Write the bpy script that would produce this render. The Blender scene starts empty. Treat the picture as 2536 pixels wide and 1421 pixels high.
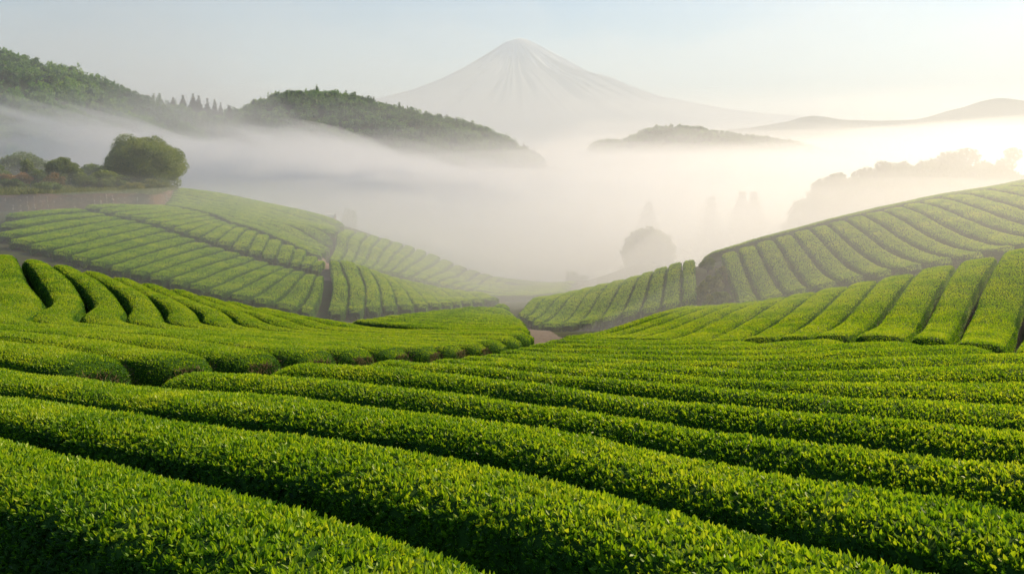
import bpy, math
import numpy as np

rng = np.random.default_rng(7)
C = bpy.context.scene.collection
R = math.radians

# ------------------------------------------------------------------ camera, sky, sun, exposure
F = 2196.2            # focal length in photo pixels (photo 2536 wide)
CX, HZ = 1268.0, 390.0
cam_d = bpy.data.cameras.new("camera")
cam = bpy.data.objects.new("camera", cam_d)
C.objects.link(cam)
cam.location = (0, 0, 0)
cam.rotation_euler = (R(90), 0, 0)
cam_d.sensor_width = 36
cam_d.lens = 18 / math.tan(R(30))
cam_d.shift_y = -(710.5 - HZ) / 2536.0
cam_d.clip_start = 0.05
cam_d.clip_end = 80000
bpy.context.scene.camera = cam

SUN_EL, SUN_AZ = 35.0, 52.0          # azimuth clockwise from the view axis (+Y)
world = bpy.data.worlds.new("World")
bpy.context.scene.world = world
world.use_nodes = True
wn = world.node_tree
wn.nodes.clear()
sky = wn.nodes.new("ShaderNodeTexSky")
sky.sky_type = 'NISHITA'
sky.sun_disc = False
sky.sun_elevation = R(SUN_EL)
sky.sun_rotation = R(SUN_AZ)
sky.altitude = 100
sky.air_density = 1.3
sky.dust_density = 0.7
sky.ozone_density = 5.0
bg = wn.nodes.new("ShaderNodeBackground")
bg.inputs["Strength"].default_value = 0.072
wo = wn.nodes.new("ShaderNodeOutputWorld")
wn.links.new(sky.outputs[0], bg.inputs[0])
wn.links.new(bg.outputs[0], wo.inputs[0])

sun_d = bpy.data.lights.new("sun", 'SUN')
sun_d.energy = 5.0
sun_d.angle = R(0.5)
sun_d.color = (1.0, 0.77, 0.49)
sun = bpy.data.objects.new("sun", sun_d)
C.objects.link(sun)
sun.rotation_euler = (R(90 - SUN_EL), 0, R(180 - SUN_AZ))
sun.location = (300, 250, 160)

sc = bpy.context.scene
sc.view_settings.view_transform = 'Standard'
sc.view_settings.look = 'None'
sc.view_settings.exposure = 0.65
sc.view_settings.gamma = 1.0
sc.view_settings.use_curve_mapping = False
sc.cycles.max_bounces = 8
sc.cycles.diffuse_bounces = 4
sc.cycles.glossy_bounces = 2
sc.cycles.transmission_bounces = 4
sc.cycles.volume_bounces = 4
sc.cycles.use_denoising = True

HAZE_DENSITY = 0.26e-4
FOG_G = 0.58

# ------------------------------------------------------------------ small helpers
def P(px, py, Y):
    return np.array([(px - CX) / F * Y, Y, (HZ - py) / F * Y])

def smooth(a, b, x):
    t = np.clip((np.asarray(x, float) - a) / (b - a), 0, 1)
    return t * t * (3 - 2 * t)

def _hash(i, j, s):
    h = (i.astype(np.int64) * 374761393 + j.astype(np.int64) * 668265263 + s * 1442695041) & 0x7fffffff
    h = ((h ^ (h >> 13)) * 1274126177) & 0x7fffffff
    return ((h ^ (h >> 16)) & 0xffff) / 65535.0

def vnoise(x, y, s=0):
    x = np.asarray(x, float); y = np.asarray(y, float)
    xi, yi = np.floor(x), np.floor(y)
    fx, fy = x - xi, y - yi
    fx = fx * fx * (3 - 2 * fx); fy = fy * fy * (3 - 2 * fy)
    a = _hash(xi, yi, s); b = _hash(xi + 1, yi, s); c = _hash(xi, yi + 1, s); d = _hash(xi + 1, yi + 1, s)
    return (a * (1 - fx) + b * fx) * (1 - fy) + (c * (1 - fx) + d * fx) * fy

def fbm(x, y, s=0, octv=4):
    t = 0; a = 0.5; n = 0
    for k in range(octv):
        t = t + a * vnoise(x * 2 ** k, y * 2 ** k, s + k * 17); n += a; a *= 0.5
    return t / n

def build_mesh(name, verts, loops, counts, mats, mat_idx=None, smooth_mask=None, tint=None):
    me = bpy.data.meshes.new(name)
    verts = np.ascontiguousarray(verts, dtype=np.float32)
    me.vertices.add(len(verts)); me.vertices.foreach_set("co", verts.ravel())
    loops = np.ascontiguousarray(loops, dtype=np.int32)
    counts = np.ascontiguousarray(counts, dtype=np.int32)
    me.loops.add(len(loops)); me.loops.foreach_set("vertex_index", loops)
    me.polygons.add(len(counts))
    st = np.zeros(len(counts), np.int32); st[1:] = np.cumsum(counts)[:-1]
    me.polygons.foreach_set("loop_start", st)
    for m in mats: me.materials.append(m)
    if mat_idx is not None: me.polygons.foreach_set("material_index", np.ascontiguousarray(mat_idx, dtype=np.int32))
    sm = np.zeros(len(counts), bool) if smooth_mask is None else np.asarray(smooth_mask, bool)
    me.polygons.foreach_set("use_smooth", sm)
    me.update(calc_edges=True)
    if tint is not None:
        a = me.attributes.new("tint", 'FLOAT', 'FACE'); a.data.foreach_set("value", np.ascontiguousarray(tint, dtype=np.float32))
    return me

class MB:
    """collects pieces (verts, quads or tris) with a material index and a tint, then links ONE mesh object"""
    def __init__(self): self.v = []; self.l = []; self.c = []; self.m = []; self.s = []; self.t = []; self.n = 0
    def add(self, v, faces, mat=0, smooth=False, tint=0.5):
        v = np.asarray(v, np.float32).reshape(-1, 3); f = np.asarray(faces, np.int64)
        self.v.append(v); self.l.append((f + self.n).ravel()); k = len(f)
        self.c.append(np.full(k, f.shape[1])); self.m.append(np.full(k, mat)); self.s.append(np.full(k, smooth))
        self.t.append(np.broadcast_to(np.asarray(tint, float), (k,))); self.n += len(v)
    def obj(self, name, mats, parent=None, loc=None):
        if not isinstance(mats, (list, tuple)): mats = [mats]
        V = np.concatenate(self.v)
        o_loc = np.zeros(3) if loc is None else np.asarray(loc, float)
        me = build_mesh(name, V - o_loc, np.concatenate(self.l), np.concatenate(self.c), mats,
                        np.concatenate(self.m), np.concatenate(self.s), np.concatenate(self.t))
        o = bpy.data.objects.new(name, me); C.objects.link(o)
        if parent is not None:
            o.parent = parent
            o.location = o_loc - np.asarray(parent.location) if loc is not None else -np.asarray(parent.location)
        else: o.location = o_loc
        return o

def tag(o, label=None, cat=None, group=None, kind=None):
    if label: o["label"] = label
    if cat: o["category"] = cat
    if group: o["group"] = group
    if kind: o["kind"] = kind
    return o

def empty(name, loc):
    o = bpy.data.objects.new(name, None); C.objects.link(o); o.location = tuple(float(a) for a in loc)
    o.empty_display_size = 0.5
    return o

ORD = ("first second third fourth fifth sixth seventh eighth ninth tenth eleventh twelfth thirteenth fourteenth fifteenth sixteenth "
       "seventeenth eighteenth nineteenth twentieth").split()

# ------------------------------------------------------------------ materials
def mat(name):
    m = bpy.data.materials.new(name); m.use_nodes = True
    nt = m.node_tree; nt.nodes.clear()
    out = nt.nodes.new("ShaderNodeOutputMaterial")
    return m, nt, out

def ramp(nt, stops):
    r = nt.nodes.new("ShaderNodeValToRGB")
    e = r.color_ramp.elements
    while len(e) < len(stops): e.new(0.5)
    for k, (p, c) in enumerate(stops):
        e[k].position = p; e[k].color = (*c, 1)
    return r

def leaf_material(name, stops, trans=0.35, rough=0.42, noise_scale=0.0, tcol=(1.25, 1.15, 0.6), spec=0.4):
    m, nt, out = mat(name)
    at = nt.nodes.new("ShaderNodeAttribute"); at.attribute_name = "tint"
    src = at.outputs["Fac"]
    if noise_scale:
        tc = nt.nodes.new("ShaderNodeTexCoord")
        nz = nt.nodes.new("ShaderNodeTexNoise"); nz.inputs["Scale"].default_value = noise_scale; nz.inputs["Detail"].default_value = 3
        nt.links.new(tc.outputs["Object"], nz.inputs["Vector"])
        mr = nt.nodes.new("ShaderNodeMapRange"); mr.inputs["From Min"].default_value = 0.3; mr.inputs["From Max"].default_value = 0.7
        mr.inputs["To Min"].default_value = -0.22; mr.inputs["To Max"].default_value = 0.22
        nt.links.new(nz.outputs["Fac"], mr.inputs["Value"])
        ad = nt.nodes.new("ShaderNodeMath"); ad.operation = 'ADD'
        nt.links.new(src, ad.inputs[0]); nt.links.new(mr.outputs[0], ad.inputs[1])
        src = ad.outputs[0]
    r = ramp(nt, stops); nt.links.new(src, r.inputs[0])
    b = nt.nodes.new("ShaderNodeBsdfPrincipled")
    b.inputs["Roughness"].default_value = rough
    b.inputs["Specular IOR Level"].default_value = spec
    nt.links.new(r.outputs[0], b.inputs["Base Color"])
    if trans > 0:
        tr = nt.nodes.new("ShaderNodeBsdfTranslucent")
        mx = nt.nodes.new("ShaderNodeMix"); mx.data_type = 'RGBA'; mx.blend_type = 'MULTIPLY'; mx.inputs[0].default_value = 1
        nt.links.new(r.outputs[0], mx.inputs[6]); mx.inputs[7].default_value = (*tcol, 1)
        nt.links.new(mx.outputs[2], tr.inputs[0])
        ms = nt.nodes.new("ShaderNodeMixShader"); ms.inputs[0].default_value = trans
        nt.links.new(b.outputs[0], ms.inputs[1]); nt.links.new(tr.outputs[0], ms.inputs[2])
        nt.links.new(ms.outputs[0], out.inputs["Surface"])
    else:
        nt.links.new(b.outputs[0], out.inputs["Surface"])
    return m

def noise_material(name, stops, scale=2.0, rough=0.9, bump=0.0, detail=6, coord="Object", stretch=None):
    m, nt, out = mat(name)
    tc = nt.nodes.new("ShaderNodeTexCoord")
    nz = nt.nodes.new("ShaderNodeTexNoise"); nz.inputs["Scale"].default_value = scale; nz.inputs["Detail"].default_value = detail
    nz.inputs["Roughness"].default_value = 0.65
    vec = tc.outputs[coord]
    if stretch:
        mp = nt.nodes.new("ShaderNodeMapping"); mp.inputs["Scale"].default_value = stretch
        nt.links.new(vec, mp.inputs["Vector"]); vec = mp.outputs[0]
    nt.links.new(vec, nz.inputs["Vector"])
    r = ramp(nt, stops); nt.links.new(nz.outputs["Fac"], r.inputs[0])
    b = nt.nodes.new("ShaderNodeBsdfPrincipled"); b.inputs["Roughness"].default_value = rough
    b.inputs["Specular IOR Level"].default_value = 0.06
    nt.links.new(r.outputs[0], b.inputs["Base Color"])
    if bump:
        bp = nt.nodes.new("ShaderNodeBump"); bp.inputs["Strength"].default_value = 0.6; bp.inputs["Distance"].default_value = bump
        nt.links.new(nz.outputs["Fac"], bp.inputs["Height"]); nt.links.new(bp.outputs[0], b.inputs["Normal"])
    nt.links.new(b.outputs[0], out.inputs["Surface"])
    return m

def volume_material(name, density, color=(1, 1, 1), g=FOG_G):
    m, nt, out = mat(name)
    v = nt.nodes.new("ShaderNodeVolumePrincipled")
    v.inputs["Color"].default_value = (*color, 1)
    v.inputs["Density"].default_value = density
    v.inputs["Anisotropy"].default_value = g
    v.inputs["Density Attribute"].default_value = ""
    v.inputs["Temperature Attribute"].default_value = ""
    nt.links.new(v.outputs[0], out.inputs["Volume"])
    return m

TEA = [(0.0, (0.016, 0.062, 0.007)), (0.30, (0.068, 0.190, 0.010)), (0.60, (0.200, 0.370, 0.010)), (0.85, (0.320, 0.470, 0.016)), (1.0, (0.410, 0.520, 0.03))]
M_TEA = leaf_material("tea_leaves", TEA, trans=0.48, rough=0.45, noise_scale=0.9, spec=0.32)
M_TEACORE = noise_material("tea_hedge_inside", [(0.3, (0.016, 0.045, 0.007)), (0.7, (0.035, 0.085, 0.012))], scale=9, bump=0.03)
M_TWIG = noise_material("tea_twigs", [(0.3, (0.07, 0.05, 0.025)), (0.7, (0.20, 0.16, 0.08))], scale=14)
M_SOIL = noise_material("soil", [(0.25, (0.020, 0.018, 0.010)), (0.45, (0.034, 0.034, 0.015)), (0.65, (0.036, 0.062, 0.016))], scale=1.3, bump=0.06)
M_PATH = noise_material("gravel_path", [(0.3, (0.09, 0.075, 0.06)), (0.7, (0.20, 0.17, 0.14))], scale=7, bump=0.03)
M_BANK = noise_material("earth_bank", [(0.3, (0.060, 0.030, 0.018)), (0.55, (0.120, 0.066, 0.042)), (0.8, (0.18, 0.110, 0.075))], scale=2.2, bump=0.15)
M_EARTH = noise_material("pink_earth", [(0.3, (0.12, 0.085, 0.065)), (0.7, (0.24, 0.17, 0.13))], scale=2.5, bump=.05)
M_STONE = noise_material("pale_stones", [(0.3, (0.18, 0.13, 0.10)), (0.7, (0.40, 0.33, 0.28))], scale=3)
M_GRASS = leaf_material("grass_blades", [(0.0, (0.05, 0.08, 0.015)), (0.5, (0.13, 0.18, 0.03)), (1.0, (0.26, 0.26, 0.06))], trans=0.3, rough=0.6)
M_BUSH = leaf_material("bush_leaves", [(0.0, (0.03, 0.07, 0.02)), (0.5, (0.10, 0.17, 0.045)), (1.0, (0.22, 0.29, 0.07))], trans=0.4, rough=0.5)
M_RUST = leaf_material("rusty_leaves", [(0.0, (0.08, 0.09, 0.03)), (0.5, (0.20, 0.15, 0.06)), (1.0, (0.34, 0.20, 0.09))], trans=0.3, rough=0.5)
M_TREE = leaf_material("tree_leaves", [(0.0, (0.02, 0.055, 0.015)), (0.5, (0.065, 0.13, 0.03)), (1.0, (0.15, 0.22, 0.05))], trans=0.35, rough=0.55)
M_CONI = leaf_material("conifer_needles", [(0.0, (0.008, 0.022, 0.010)), (0.5, (0.018, 0.042, 0.016)), (1.0, (0.04, 0.075, 0.022))], trans=0.15, rough=0.6)
M_FOREST = leaf_material("forest_leaves", [(0.0, (0.018, 0.060, 0.020)), (0.45, (0.050, 0.140, 0.034)), (0.8, (0.130, 0.270, 0.045)), (1.0, (0.21, 0.35, 0.05))], trans=0.4, rough=0.6)
M_BARK = noise_material("bark", [(0.3, (0.04, 0.03, 0.022)), (0.7, (0.11, 0.085, 0.06))], scale=6, bump=0.03)
M_HILL = noise_material("forest_floor", [(0.3, (0.012, 0.022, 0.009)), (0.7, (0.03, 0.05, 0.016))], scale=0.05)

# ------------------------------------------------------------------ the fields, measured on the photograph: (index, px, py, distance)
H = 0.72     # hedge height
FIELDS = {}
FIELDS['near'] = dict(mode='b', n=14, rails=[
  [(0,-568,1129,6.1),(1,-150,1030,7.9),(2,-60,962,10.1),(3,250,943,11.2),(4,520,914,12.6),(5,780,898,13.8),(6,1000,889,15.2),(7,1110,884,16.6),(8,1160,880,18),(9,1210,872,19.5),(10,1250,864,21),(11,1285,856,22.7),(12,1320,848,24.5),(13,1360,840,26.5),(14,1390,833,28.5)],
  [(0,361,1547,3.1),(1,700,1230,4.94),(2,700,1063,7.2),(3,720,977,9.4),(4,800,929,11.2),(5,980,907,12.6),(6,1110,900,13.8),(7,1190,891,15.2),(8,1240,885,16.8),(9,1290,877,18.4),(10,1330,868,20),(11,1370,859,21.6),(12,1410,850,23.4),(13,1445,842,25.4),(14,1475,836,27.4)],
  [(0,1268,2084,1.95),(1,1268,1400,3.75),(2,1268,1152,5.79),(3,1268,1043,7.6),(4,1268,983,9.2),(5,1268,938,10.9),(6,1268,915,12.4),(7,1300,902,13.9),(8,1330,892,15.5),(9,1370,880,17.2),(10,1420,872,18.9),(11,1460,862,20.6),(12,1500,852,22.4),(13,1530,844,24.3),(14,1560,839,26.3)],
  [(0,1900,2350,1.6),(1,1900,1597,2.93),(2,1900,1315,4.26),(3,1900,1156,5.74),(4,1900,1071,7.05),(5,1900,1005,8.55),(6,1900,965,9.8),(7,1900,937,11.2),(8,1900,914,12.8),(9,1900,895,14.5),(10,1880,878,16.3),(11,1860,865,18.3),(12,1800,853,20.6),(13,1700,846,23),(14,1640,842,25.3)],
  [(0,2536,2500,1.45),(1,2536,1795,2.4),(2,2536,1470,3.41),(3,2536,1250,4.76),(4,2536,1135,6),(5,2536,1055,7.36),(6,2536,993,8.9),(7,2536,940,10.7),(8,2536,900,12.6),(9,2536,872,14.7),(10,2420,854,17.2),(11,2220,844,19.6),(12,2020,841,22),(13,1800,846,24),(14,1700,845,25.2)]],
  extend=9)
FIELDS['knoll'] = dict(mode='c', n=13, rails=[
  [(0,240,892,13.5),(1,465,882,15.3),(2,645,876,17.1),(3,790,868,19),(4,900,864,21),(5,992,862,23),(6,1075,858,25),(7,1140,855,27),(8,1200,850,29),(9,1250,844,31),(10,1288,836,33.5),(11,1312,826,36),(12,1320,818,38)],
  [(0,0,848,15),(1,250,852,16.6),(2,400,843,18.6),(3,480,828,21),(4,520,826,23),(5,590,826,25),(6,650,826,27),(7,720,826,28.8),(8,800,828,30.5),(9,870,828,32.2),(10,930,826,34),(11,1000,822,36),(12,1060,818,38)],
  [(0,-250,815,16.8),(1,0,822,18),(2,0,805,20.3),(3,30,795,23),(4,150,795,25),(5,275,798,26.8),(6,385,800,28.6),(7,478,803,30.2),(8,570,805,31.8),(9,660,808,33.4),(10,740,810,35),(11,820,811,36.6),(12,900,812,38.4)],
  [(0,-600,790,17.5),(1,-350,790,19.5),(2,-200,770,22.5),(3,50,745,27),(4,168,745,28.6),(5,270,752,30),(6,360,757,31.4),(7,448,765,32.8),(8,530,772,34.2),(9,600,778,35.6),(10,672,784,37),(11,740,788,38.4),(12,810,792,40)],
  [(3,20,690,31),(4,140,690,32.2),(5,225,695,33.4),(6,312,712,34.8),(7,385,728,36.2),(8,450,740,37.6),(9,520,750,39),(10,590,762,40),(11,655,772,41),(12,725,779,42)],
  [(3,15,628,36),(4,80,640,36.8),(5,150,656,37.6),(6,225,671,38.6),(7,295,685,39.8),(8,365,699,41),(9,435,715,42.2),(10,500,731,43.2),(11,566,746,44),(12,640,759,44.8)]])
FIELDS['bank_slope'] = dict(mode='b', n=18, rails=[
  [(0,30,522,82),(1,28,545,76),(2,5,570,71),(3,20,591,67),(5,124,618,64),(8,265,658,61.5),(11,412,690,60),(14,560,728,58.5),(16,674,749,58),(17,735,762,57.5),(18,777,772,58)],
  [(0,110,516,85),(3,165,564,74),(5,250,588,71),(8,375,624,68),(11,506,656,66),(14,640,690,64),(17,768,720,62),(18,797,725,62)],
  [(0,191,514,88),(1,228,524,86),(3,305,541,82.5),(5,379,559,79.5),(8,486,594,75.5),(11,600,628,72.5),(14,707,661,69.5),(17,785,679,67),(18,803,684,67)]])
FIELDS['track_slope'] = dict(mode='b', n=17, rails=[
  [(0,205,506,90),(1,240,516,88),(3,318,534,84.5),(5,392,552,81.5),(8,500,586,77.5),(11,613,620,74.3),(14,719,652,71.2),(17,793,668,68.7)],
  [(0,405,508,100),(3,480,522,95),(5,520,531,92),(8,565,553,87.5),(11,640,575,82.5),(14,731,611,77),(16,788,638,73),(17,806,655,72)]])
FIELDS['upper_terrace'] = dict(mode='b', n=8, rails=[
  [(0,412,506,103),(4,430,484,112),(8,440,467,122)],
  [(0,560,545,91),(4,560,510,104),(8,560,482,120)],
  [(0,700,590,81),(4,700,545,95),(8,700,511,113)],
  [(0,778,614,77),(4,816,577,91),(8,844,548,106)]])
FIELDS['fan'] = dict(mode='b', n=12, rails=[
  [(0,807,772,58),(1,858,768,59),(2,903,766,60),(3,946,764,61),(4,986,762,62),(5,1028,758,63.2),(6,1062,754,64.5),(7,1094,752,66),(8,1121,749,67.5),(9,1143,746,69),(10,1170,743,71),(11,1200,740,73),(12,1235,736,75.5)],
  [(0,823,701,64),(1,863,700,65),(2,904,707,66),(3,937,702,68),(4,970,710,69),(5,1000,714,70.5),(6,1035,724,71.5),(7,1065,729,73),(8,1092,733,74),(9,1118,735,75),(10,1148,735,76),(11,1178,733,77.5),(12,1215,731,79)],
  [(0,815,640,71),(1,838,640,72.5),(2,878,655,74),(3,905,662,75.5),(4,935,675,77),(5,960,682,78),(6,985,688,79),(7,1015,694,80),(8,1045,702,81),(9,1080,709,82),(10,1115,716,83),(11,1150,720,84),(12,1190,724,85)]])
FIELDS['misty_slope'] = dict(mode='b', n=14, rails=[
  [(0,813,643,78),(7,985,676,87),(14,1200,717,95)],
  [(0,830,608,90),(7,1025,650,97),(14,1245,706,104)],
  [(0,850,566,103),(7,1060,624,108),(14,1290,695,114)]])
FIELDS['floor'] = dict(mode='b', n=12, rails=[
  [(0,862,790,43.5),(3,960,778,48),(6,1060,768,53),(9,1150,758,58),(12,1235,750,63)],
  [(0,1080,812,41),(3,1130,793,46.5),(6,1170,778,52),(9,1210,764,57.5),(12,1245,751,63)],
  [(0,1312,816,40.5),(3,1300,798,46),(6,1288,783,51.5),(9,1274,766,57.5),(12,1258,752,63)]])
FIELDS['gully_low'] = dict(mode='b', n=11, rails=[
  [(0,1285,775,60),(1,1305,785,58),(2,1320,795,56.5),(3,1335,803,55),(4,1386,800,54.2),(5,1427,796,53.5),(6,1479,790,53),(7,1532,781,52.5),(8,1583,770,52),(9,1634,760,51.5),(10,1686,752,51.2),(11,1728,746,51)],
  [(0,1345,738,72),(1,1378,732,70.5),(2,1414,724,69),(3,1447,716,68),(4,1479,706,66.7),(5,1516,697,65.5),(6,1555,687,64.2),(7,1592,677,63),(8,1622,667,62),(9,1656,655,61),(10,1690,645,60),(11,1722,637,59)]])
FIELDS['ridge_slope'] = dict(mode='b', n=16, rails=[
  [(0,1830,749,50),(1,1887,732,49.2),(2,1951,717,48.5),(3,2014,703,47.7),(4,2085,687,47),(5,2155,671,46.2),(6,2229,656,45.3),(7,2306,640,44.5),(8,2383,628,43.6),(9,2460,611,42.8),(10,2540,592,42),(11,2640,575,41.5),(12,2720,560,41),(13,2800,545,40.6),(14,2880,530,40.2),(15,2960,515,39.8),(16,3050,500,39.5)],
  [(0,1783,631,58),(1,1823,614,57.7),(2,1867,601,57.4),(3,1914,589,57.2),(4,1957,576,57),(5,2001,564,56.8),(6,2043,553,56.7),(7,2088,542,56.6),(8,2135,531,56.5),(9,2182,520,56.7),(10,2229,509,57),(11,2273,499,57.2),(12,2323,489,57.5),(13,2375,479,58),(14,2428,468,58.6),(15,2480,460,59.2),(16,2540,452,60)]])
FIELDS['sunny_slope'] = dict(mode='b', n=15, rails=[
  [(0,1380,838,38),(1,1420,836,36.5),(2,1480,836,35),(3,1560,838,33),(4,1640,843,31),(5,1736,846,29),(6,1830,836,27.5),(7,1921,836,26),(8,2004,832,24.6),(9,2102,828,23.3),(10,2249,830,22),(11,2353,842,20.7),(12,2500,858,19.5),(13,2660,880,18.5),(15,3040,935,16.8)],
  [(0,1540,800,40),(1,1590,800,39.5),(2,1640,799,38.5),(3,1710,794,37.5),(4,1780,788,36.5),(5,1864,782,35),(6,1954,772,33.5),(7,2038,762,32.2),(8,2118,755,31),(9,2202,757,29.5),(10,2310,752,28.5),(11,2400,764,27),(12,2540,768,26),(13,2700,775,25),(15,3060,800,23)],
  [(0,1700,757,46),(1,1745,755,45),(2,1797,754,44),(3,1850,748,43),(4,1904,741,42),(5,1961,733,41),(6,2031,718,40),(7,2112,702,39),(8,2182,690,38),(9,2276,668,37),(10,2376,650,36),(11,2480,628,35),(12,2590,600,34),(13,2720,570,33),(15,3000,515,31)]])
FIELDS['valley'] = dict(mode='b', n=6, rails=[
  [(0,1150,724,88),(3,1195,708,102),(6,1255,693,118)],
  [(0,1275,730,88),(3,1310,712,100),(6,1335,698,114)],
  [(0,1400,722,88),(3,1412,708,100),(6,1425,695,112)]])

RIDGE_ROW = [(1745,632,60.5),(1870,594,59.5),(2000,559,59),(2180,514,59),(2330,482,60),(2536,446,62),(2760,414,64)]

FIELDS['ridge_slope']['rails'][0] = [(k, x, y + 9, Y - 1.2) for k, x, y, Y in FIELDS['ridge_slope']['rails'][0]]
for f in FIELDS.values():
    for r in f['rails']: r[:] = [(k, P(x, y, Y)) for k, x, y, Y in r]

def rail_at(rail, k):
    ks = np.array([q[0] for q in rail], float); ps = np.array([q[1] for q in rail])
    if k < ks[0]:
        return ps[0] + (ps[1] - ps[0]) * (k - ks[0]) / (ks[1] - ks[0])
    if k > ks[-1]:
        return ps[-1] + (ps[-1] - ps[-2]) * (k - ks[-1]) / (ks[-1] - ks[-2])
    return np.array([np.interp(k, ks, ps[:, d]) for d in range(3)])

# ------------------------------------------------------------------ terrain: a smooth sheet through the measured points
pts = [q[1] for f in FIELDS.values() for r in f['rails'] for q in r]
pts += [P(*a) for a in RIDGE_ROW]
extra = [(0,0,-1.1),(-8,-2,-0.9),(8,-2,-0.8),(0,-12,0.5),(-15,4,-2.0),(14,2,-1.3),(25,8,-2.0),(45,25,-1.6),(65,50,-0.6),(-25,12,-3.0),
         (20,76,-9.5),(42,80,-7.5),(65,84,-4.5),(30,110,-17),(75,120,-14),(0,150,-21),(45,165,-23),(-20,150,-19),(-50,150,-10),
         (-40,40,-5.2),(-60,60,-5.0),(-75,85,-4.6),(-55,100,-5.4),(-60,120,-5.0),(-90,110,-4.5),(-90,20,-3),(80,0,0),(-70,160,-8),(100,80,-4),(5,135,-19.0),(17,112,-12.6)]
pts = np.array(pts + [np.array(e, float) for e in extra])
SC = 40.0
def _k(r2): return np.where(r2 > 1e-12, 0.5 * r2 * np.log(np.maximum(r2, 1e-12)), 0.0)
_A = pts[:, :2] / SC
_d2 = ((_A[:, None] - _A[None]) ** 2).sum(-1)
_n = len(_A)
_lam = np.where(pts[:, 1] < 20, 0.0008, 0.0015)
_M = np.zeros((_n + 3, _n + 3))
_M[:_n, :_n] = _k(_d2) + np.diag(_lam)
_M[:_n, _n] = 1; _M[:_n, _n + 1:] = _A; _M[_n:, :_n] = _M[:_n, _n:].T
_w = np.linalg.solve(_M, np.concatenate([pts[:, 2], np.zeros(3)]))
def tps(x, y):
    x = np.asarray(x, float); y = np.asarray(y, float); sh = x.shape
    q = np.stack([x.ravel(), y.ravel()], 1) / SC
    out = np.empty(len(q))
    for a in range(0, len(q), 20000):
        b = q[a:a + 20000]
        r2 = ((b[:, None] - _A[None]) ** 2).sum(-1)
        out[a:a + 20000] = _k(r2) @ _w[:_n] + _w[_n] + b @ _w[_n + 1:]
    return out.reshape(sh)

def far_ground(x, y):
    z = -30.0 + 3 * fbm(x / 90, y / 90, 5)
    z = z + 17 * np.exp(-(((x - 110) / 55) ** 2 + ((y - 235) / 50) ** 2))
    z = z + 20 * np.exp(-(((x + 130) / 70) ** 2 + ((y - 190) / 90) ** 2))
    return z

def ground(x, y):
    x = np.asarray(x, float); y = np.asarray(y, float)
    w = smooth(120, 175, np.sqrt(x ** 2 * 1.2 + (y - 20) ** 2))
    t = tps(np.clip(x, -120, 130), np.clip(y, -20, 180)) - H
    t = np.clip(t, -34, 6)
    return t * (1 - w) + far_ground(x, y) * w

if __name__ == "__main__" and "TPS_TEST" in globals(): raise SystemExit

def axis(lo, hi, near_lo, near_hi, step):
    a = np.arange(near_lo, near_hi + 1e-6, step)
    up = [near_hi]; s = step
    while up[-1] < hi: s *= 1.12; up.append(up[-1] + s)
    dn = [near_lo]; s = step
    while dn[-1] > lo: s *= 1.12; dn.append(dn[-1] - s)
    return np.concatenate([dn[:0:-1], a, up[1:]])

def grid_faces(nx, ny):
    i, j = np.meshgrid(np.arange(nx - 1), np.arange(ny - 1), indexing='ij')
    a = (i * ny + j).ravel()
    return np.stack([a, a + ny, a + ny + 1, a + 1], 1)

xs = axis(-24000, 24000, -100, 100, 1.25); ys = axis(-2000, 24000, -14, 170, 1.25)
GX, GY = np.meshgrid(xs, ys, indexing='ij')
GZ = ground(GX, GY) + 0.05 * (fbm(GX * 1.3, GY * 1.3, 3) - .5)
mb = MB(); mb.add(np.stack([GX, GY, GZ], -1), grid_faces(len(xs), len(ys)), 0, True)
tag(mb.obj("ground", M_SOIL), kind="structure")

# ------------------------------------------------------------------ leaves
def leaf_verts(p, d, n, L, W, near):
    """p base, d leaf axis, n leaf normal, L length, W half width -> verts, faces"""
    s = np.cross(d, n); s /= np.linalg.norm(s, axis=1)[:, None] + 1e-9
    u = np.cross(s, d)
    L = L[:, None]; W = W[:, None]; k = len(p)
    if near:
        v = np.stack([p, p + d * L * .32 + s * W + u * W * .35, p + d * L * .70 + s * W * .75 + u * W * .25, p + d * L - u * L * .08,
                      p + d * L * .70 - s * W * .75 + u * W * .25, p + d * L * .32 - s * W + u * W * .35], 1).reshape(-1, 3)
        b = np.arange(k)[:, None] * 6
        f = np.concatenate([b + np.array([[0, 1, 2, 3]]), b + np.array([[0, 3, 4, 5]])], 1).reshape(-1, 4)
        return v, f, 2
    v = np.stack([p, p + d * L * .45 + s * W + u * W * .3, p + d * L, p + d * L * .45 - s * W + u * W * .3], 1).reshape(-1, 3)
    b = np.arange(k)[:, None] * 4
    f = np.concatenate([b + np.array([[0, 1, 2]]), b + np.array([[0, 2, 3]])], 1).reshape(-1, 3)
    return v, f, 2

def rand_unit(n):
    a = rng.normal(size=(n, 3)); return a / np.linalg.norm(a, axis=1)[:, None]

# ------------------------------------------------------------------ hedges
def _sym(h): return np.array([(-a, b) for a, b in h[:0:-1]] + h)
PROF_FLAT = _sym([(0, 1.0), (.45, .995), (.74, .97), (.91, .88), (1.0, .70), (.97, .38), (.88, -.08)])
PROF_ROUND = _sym([(0, 1.0), (.30, .993), (.53, .965), (.76, .86), (.93, .63), (1.0, .34), (.93, -.08)])

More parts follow.
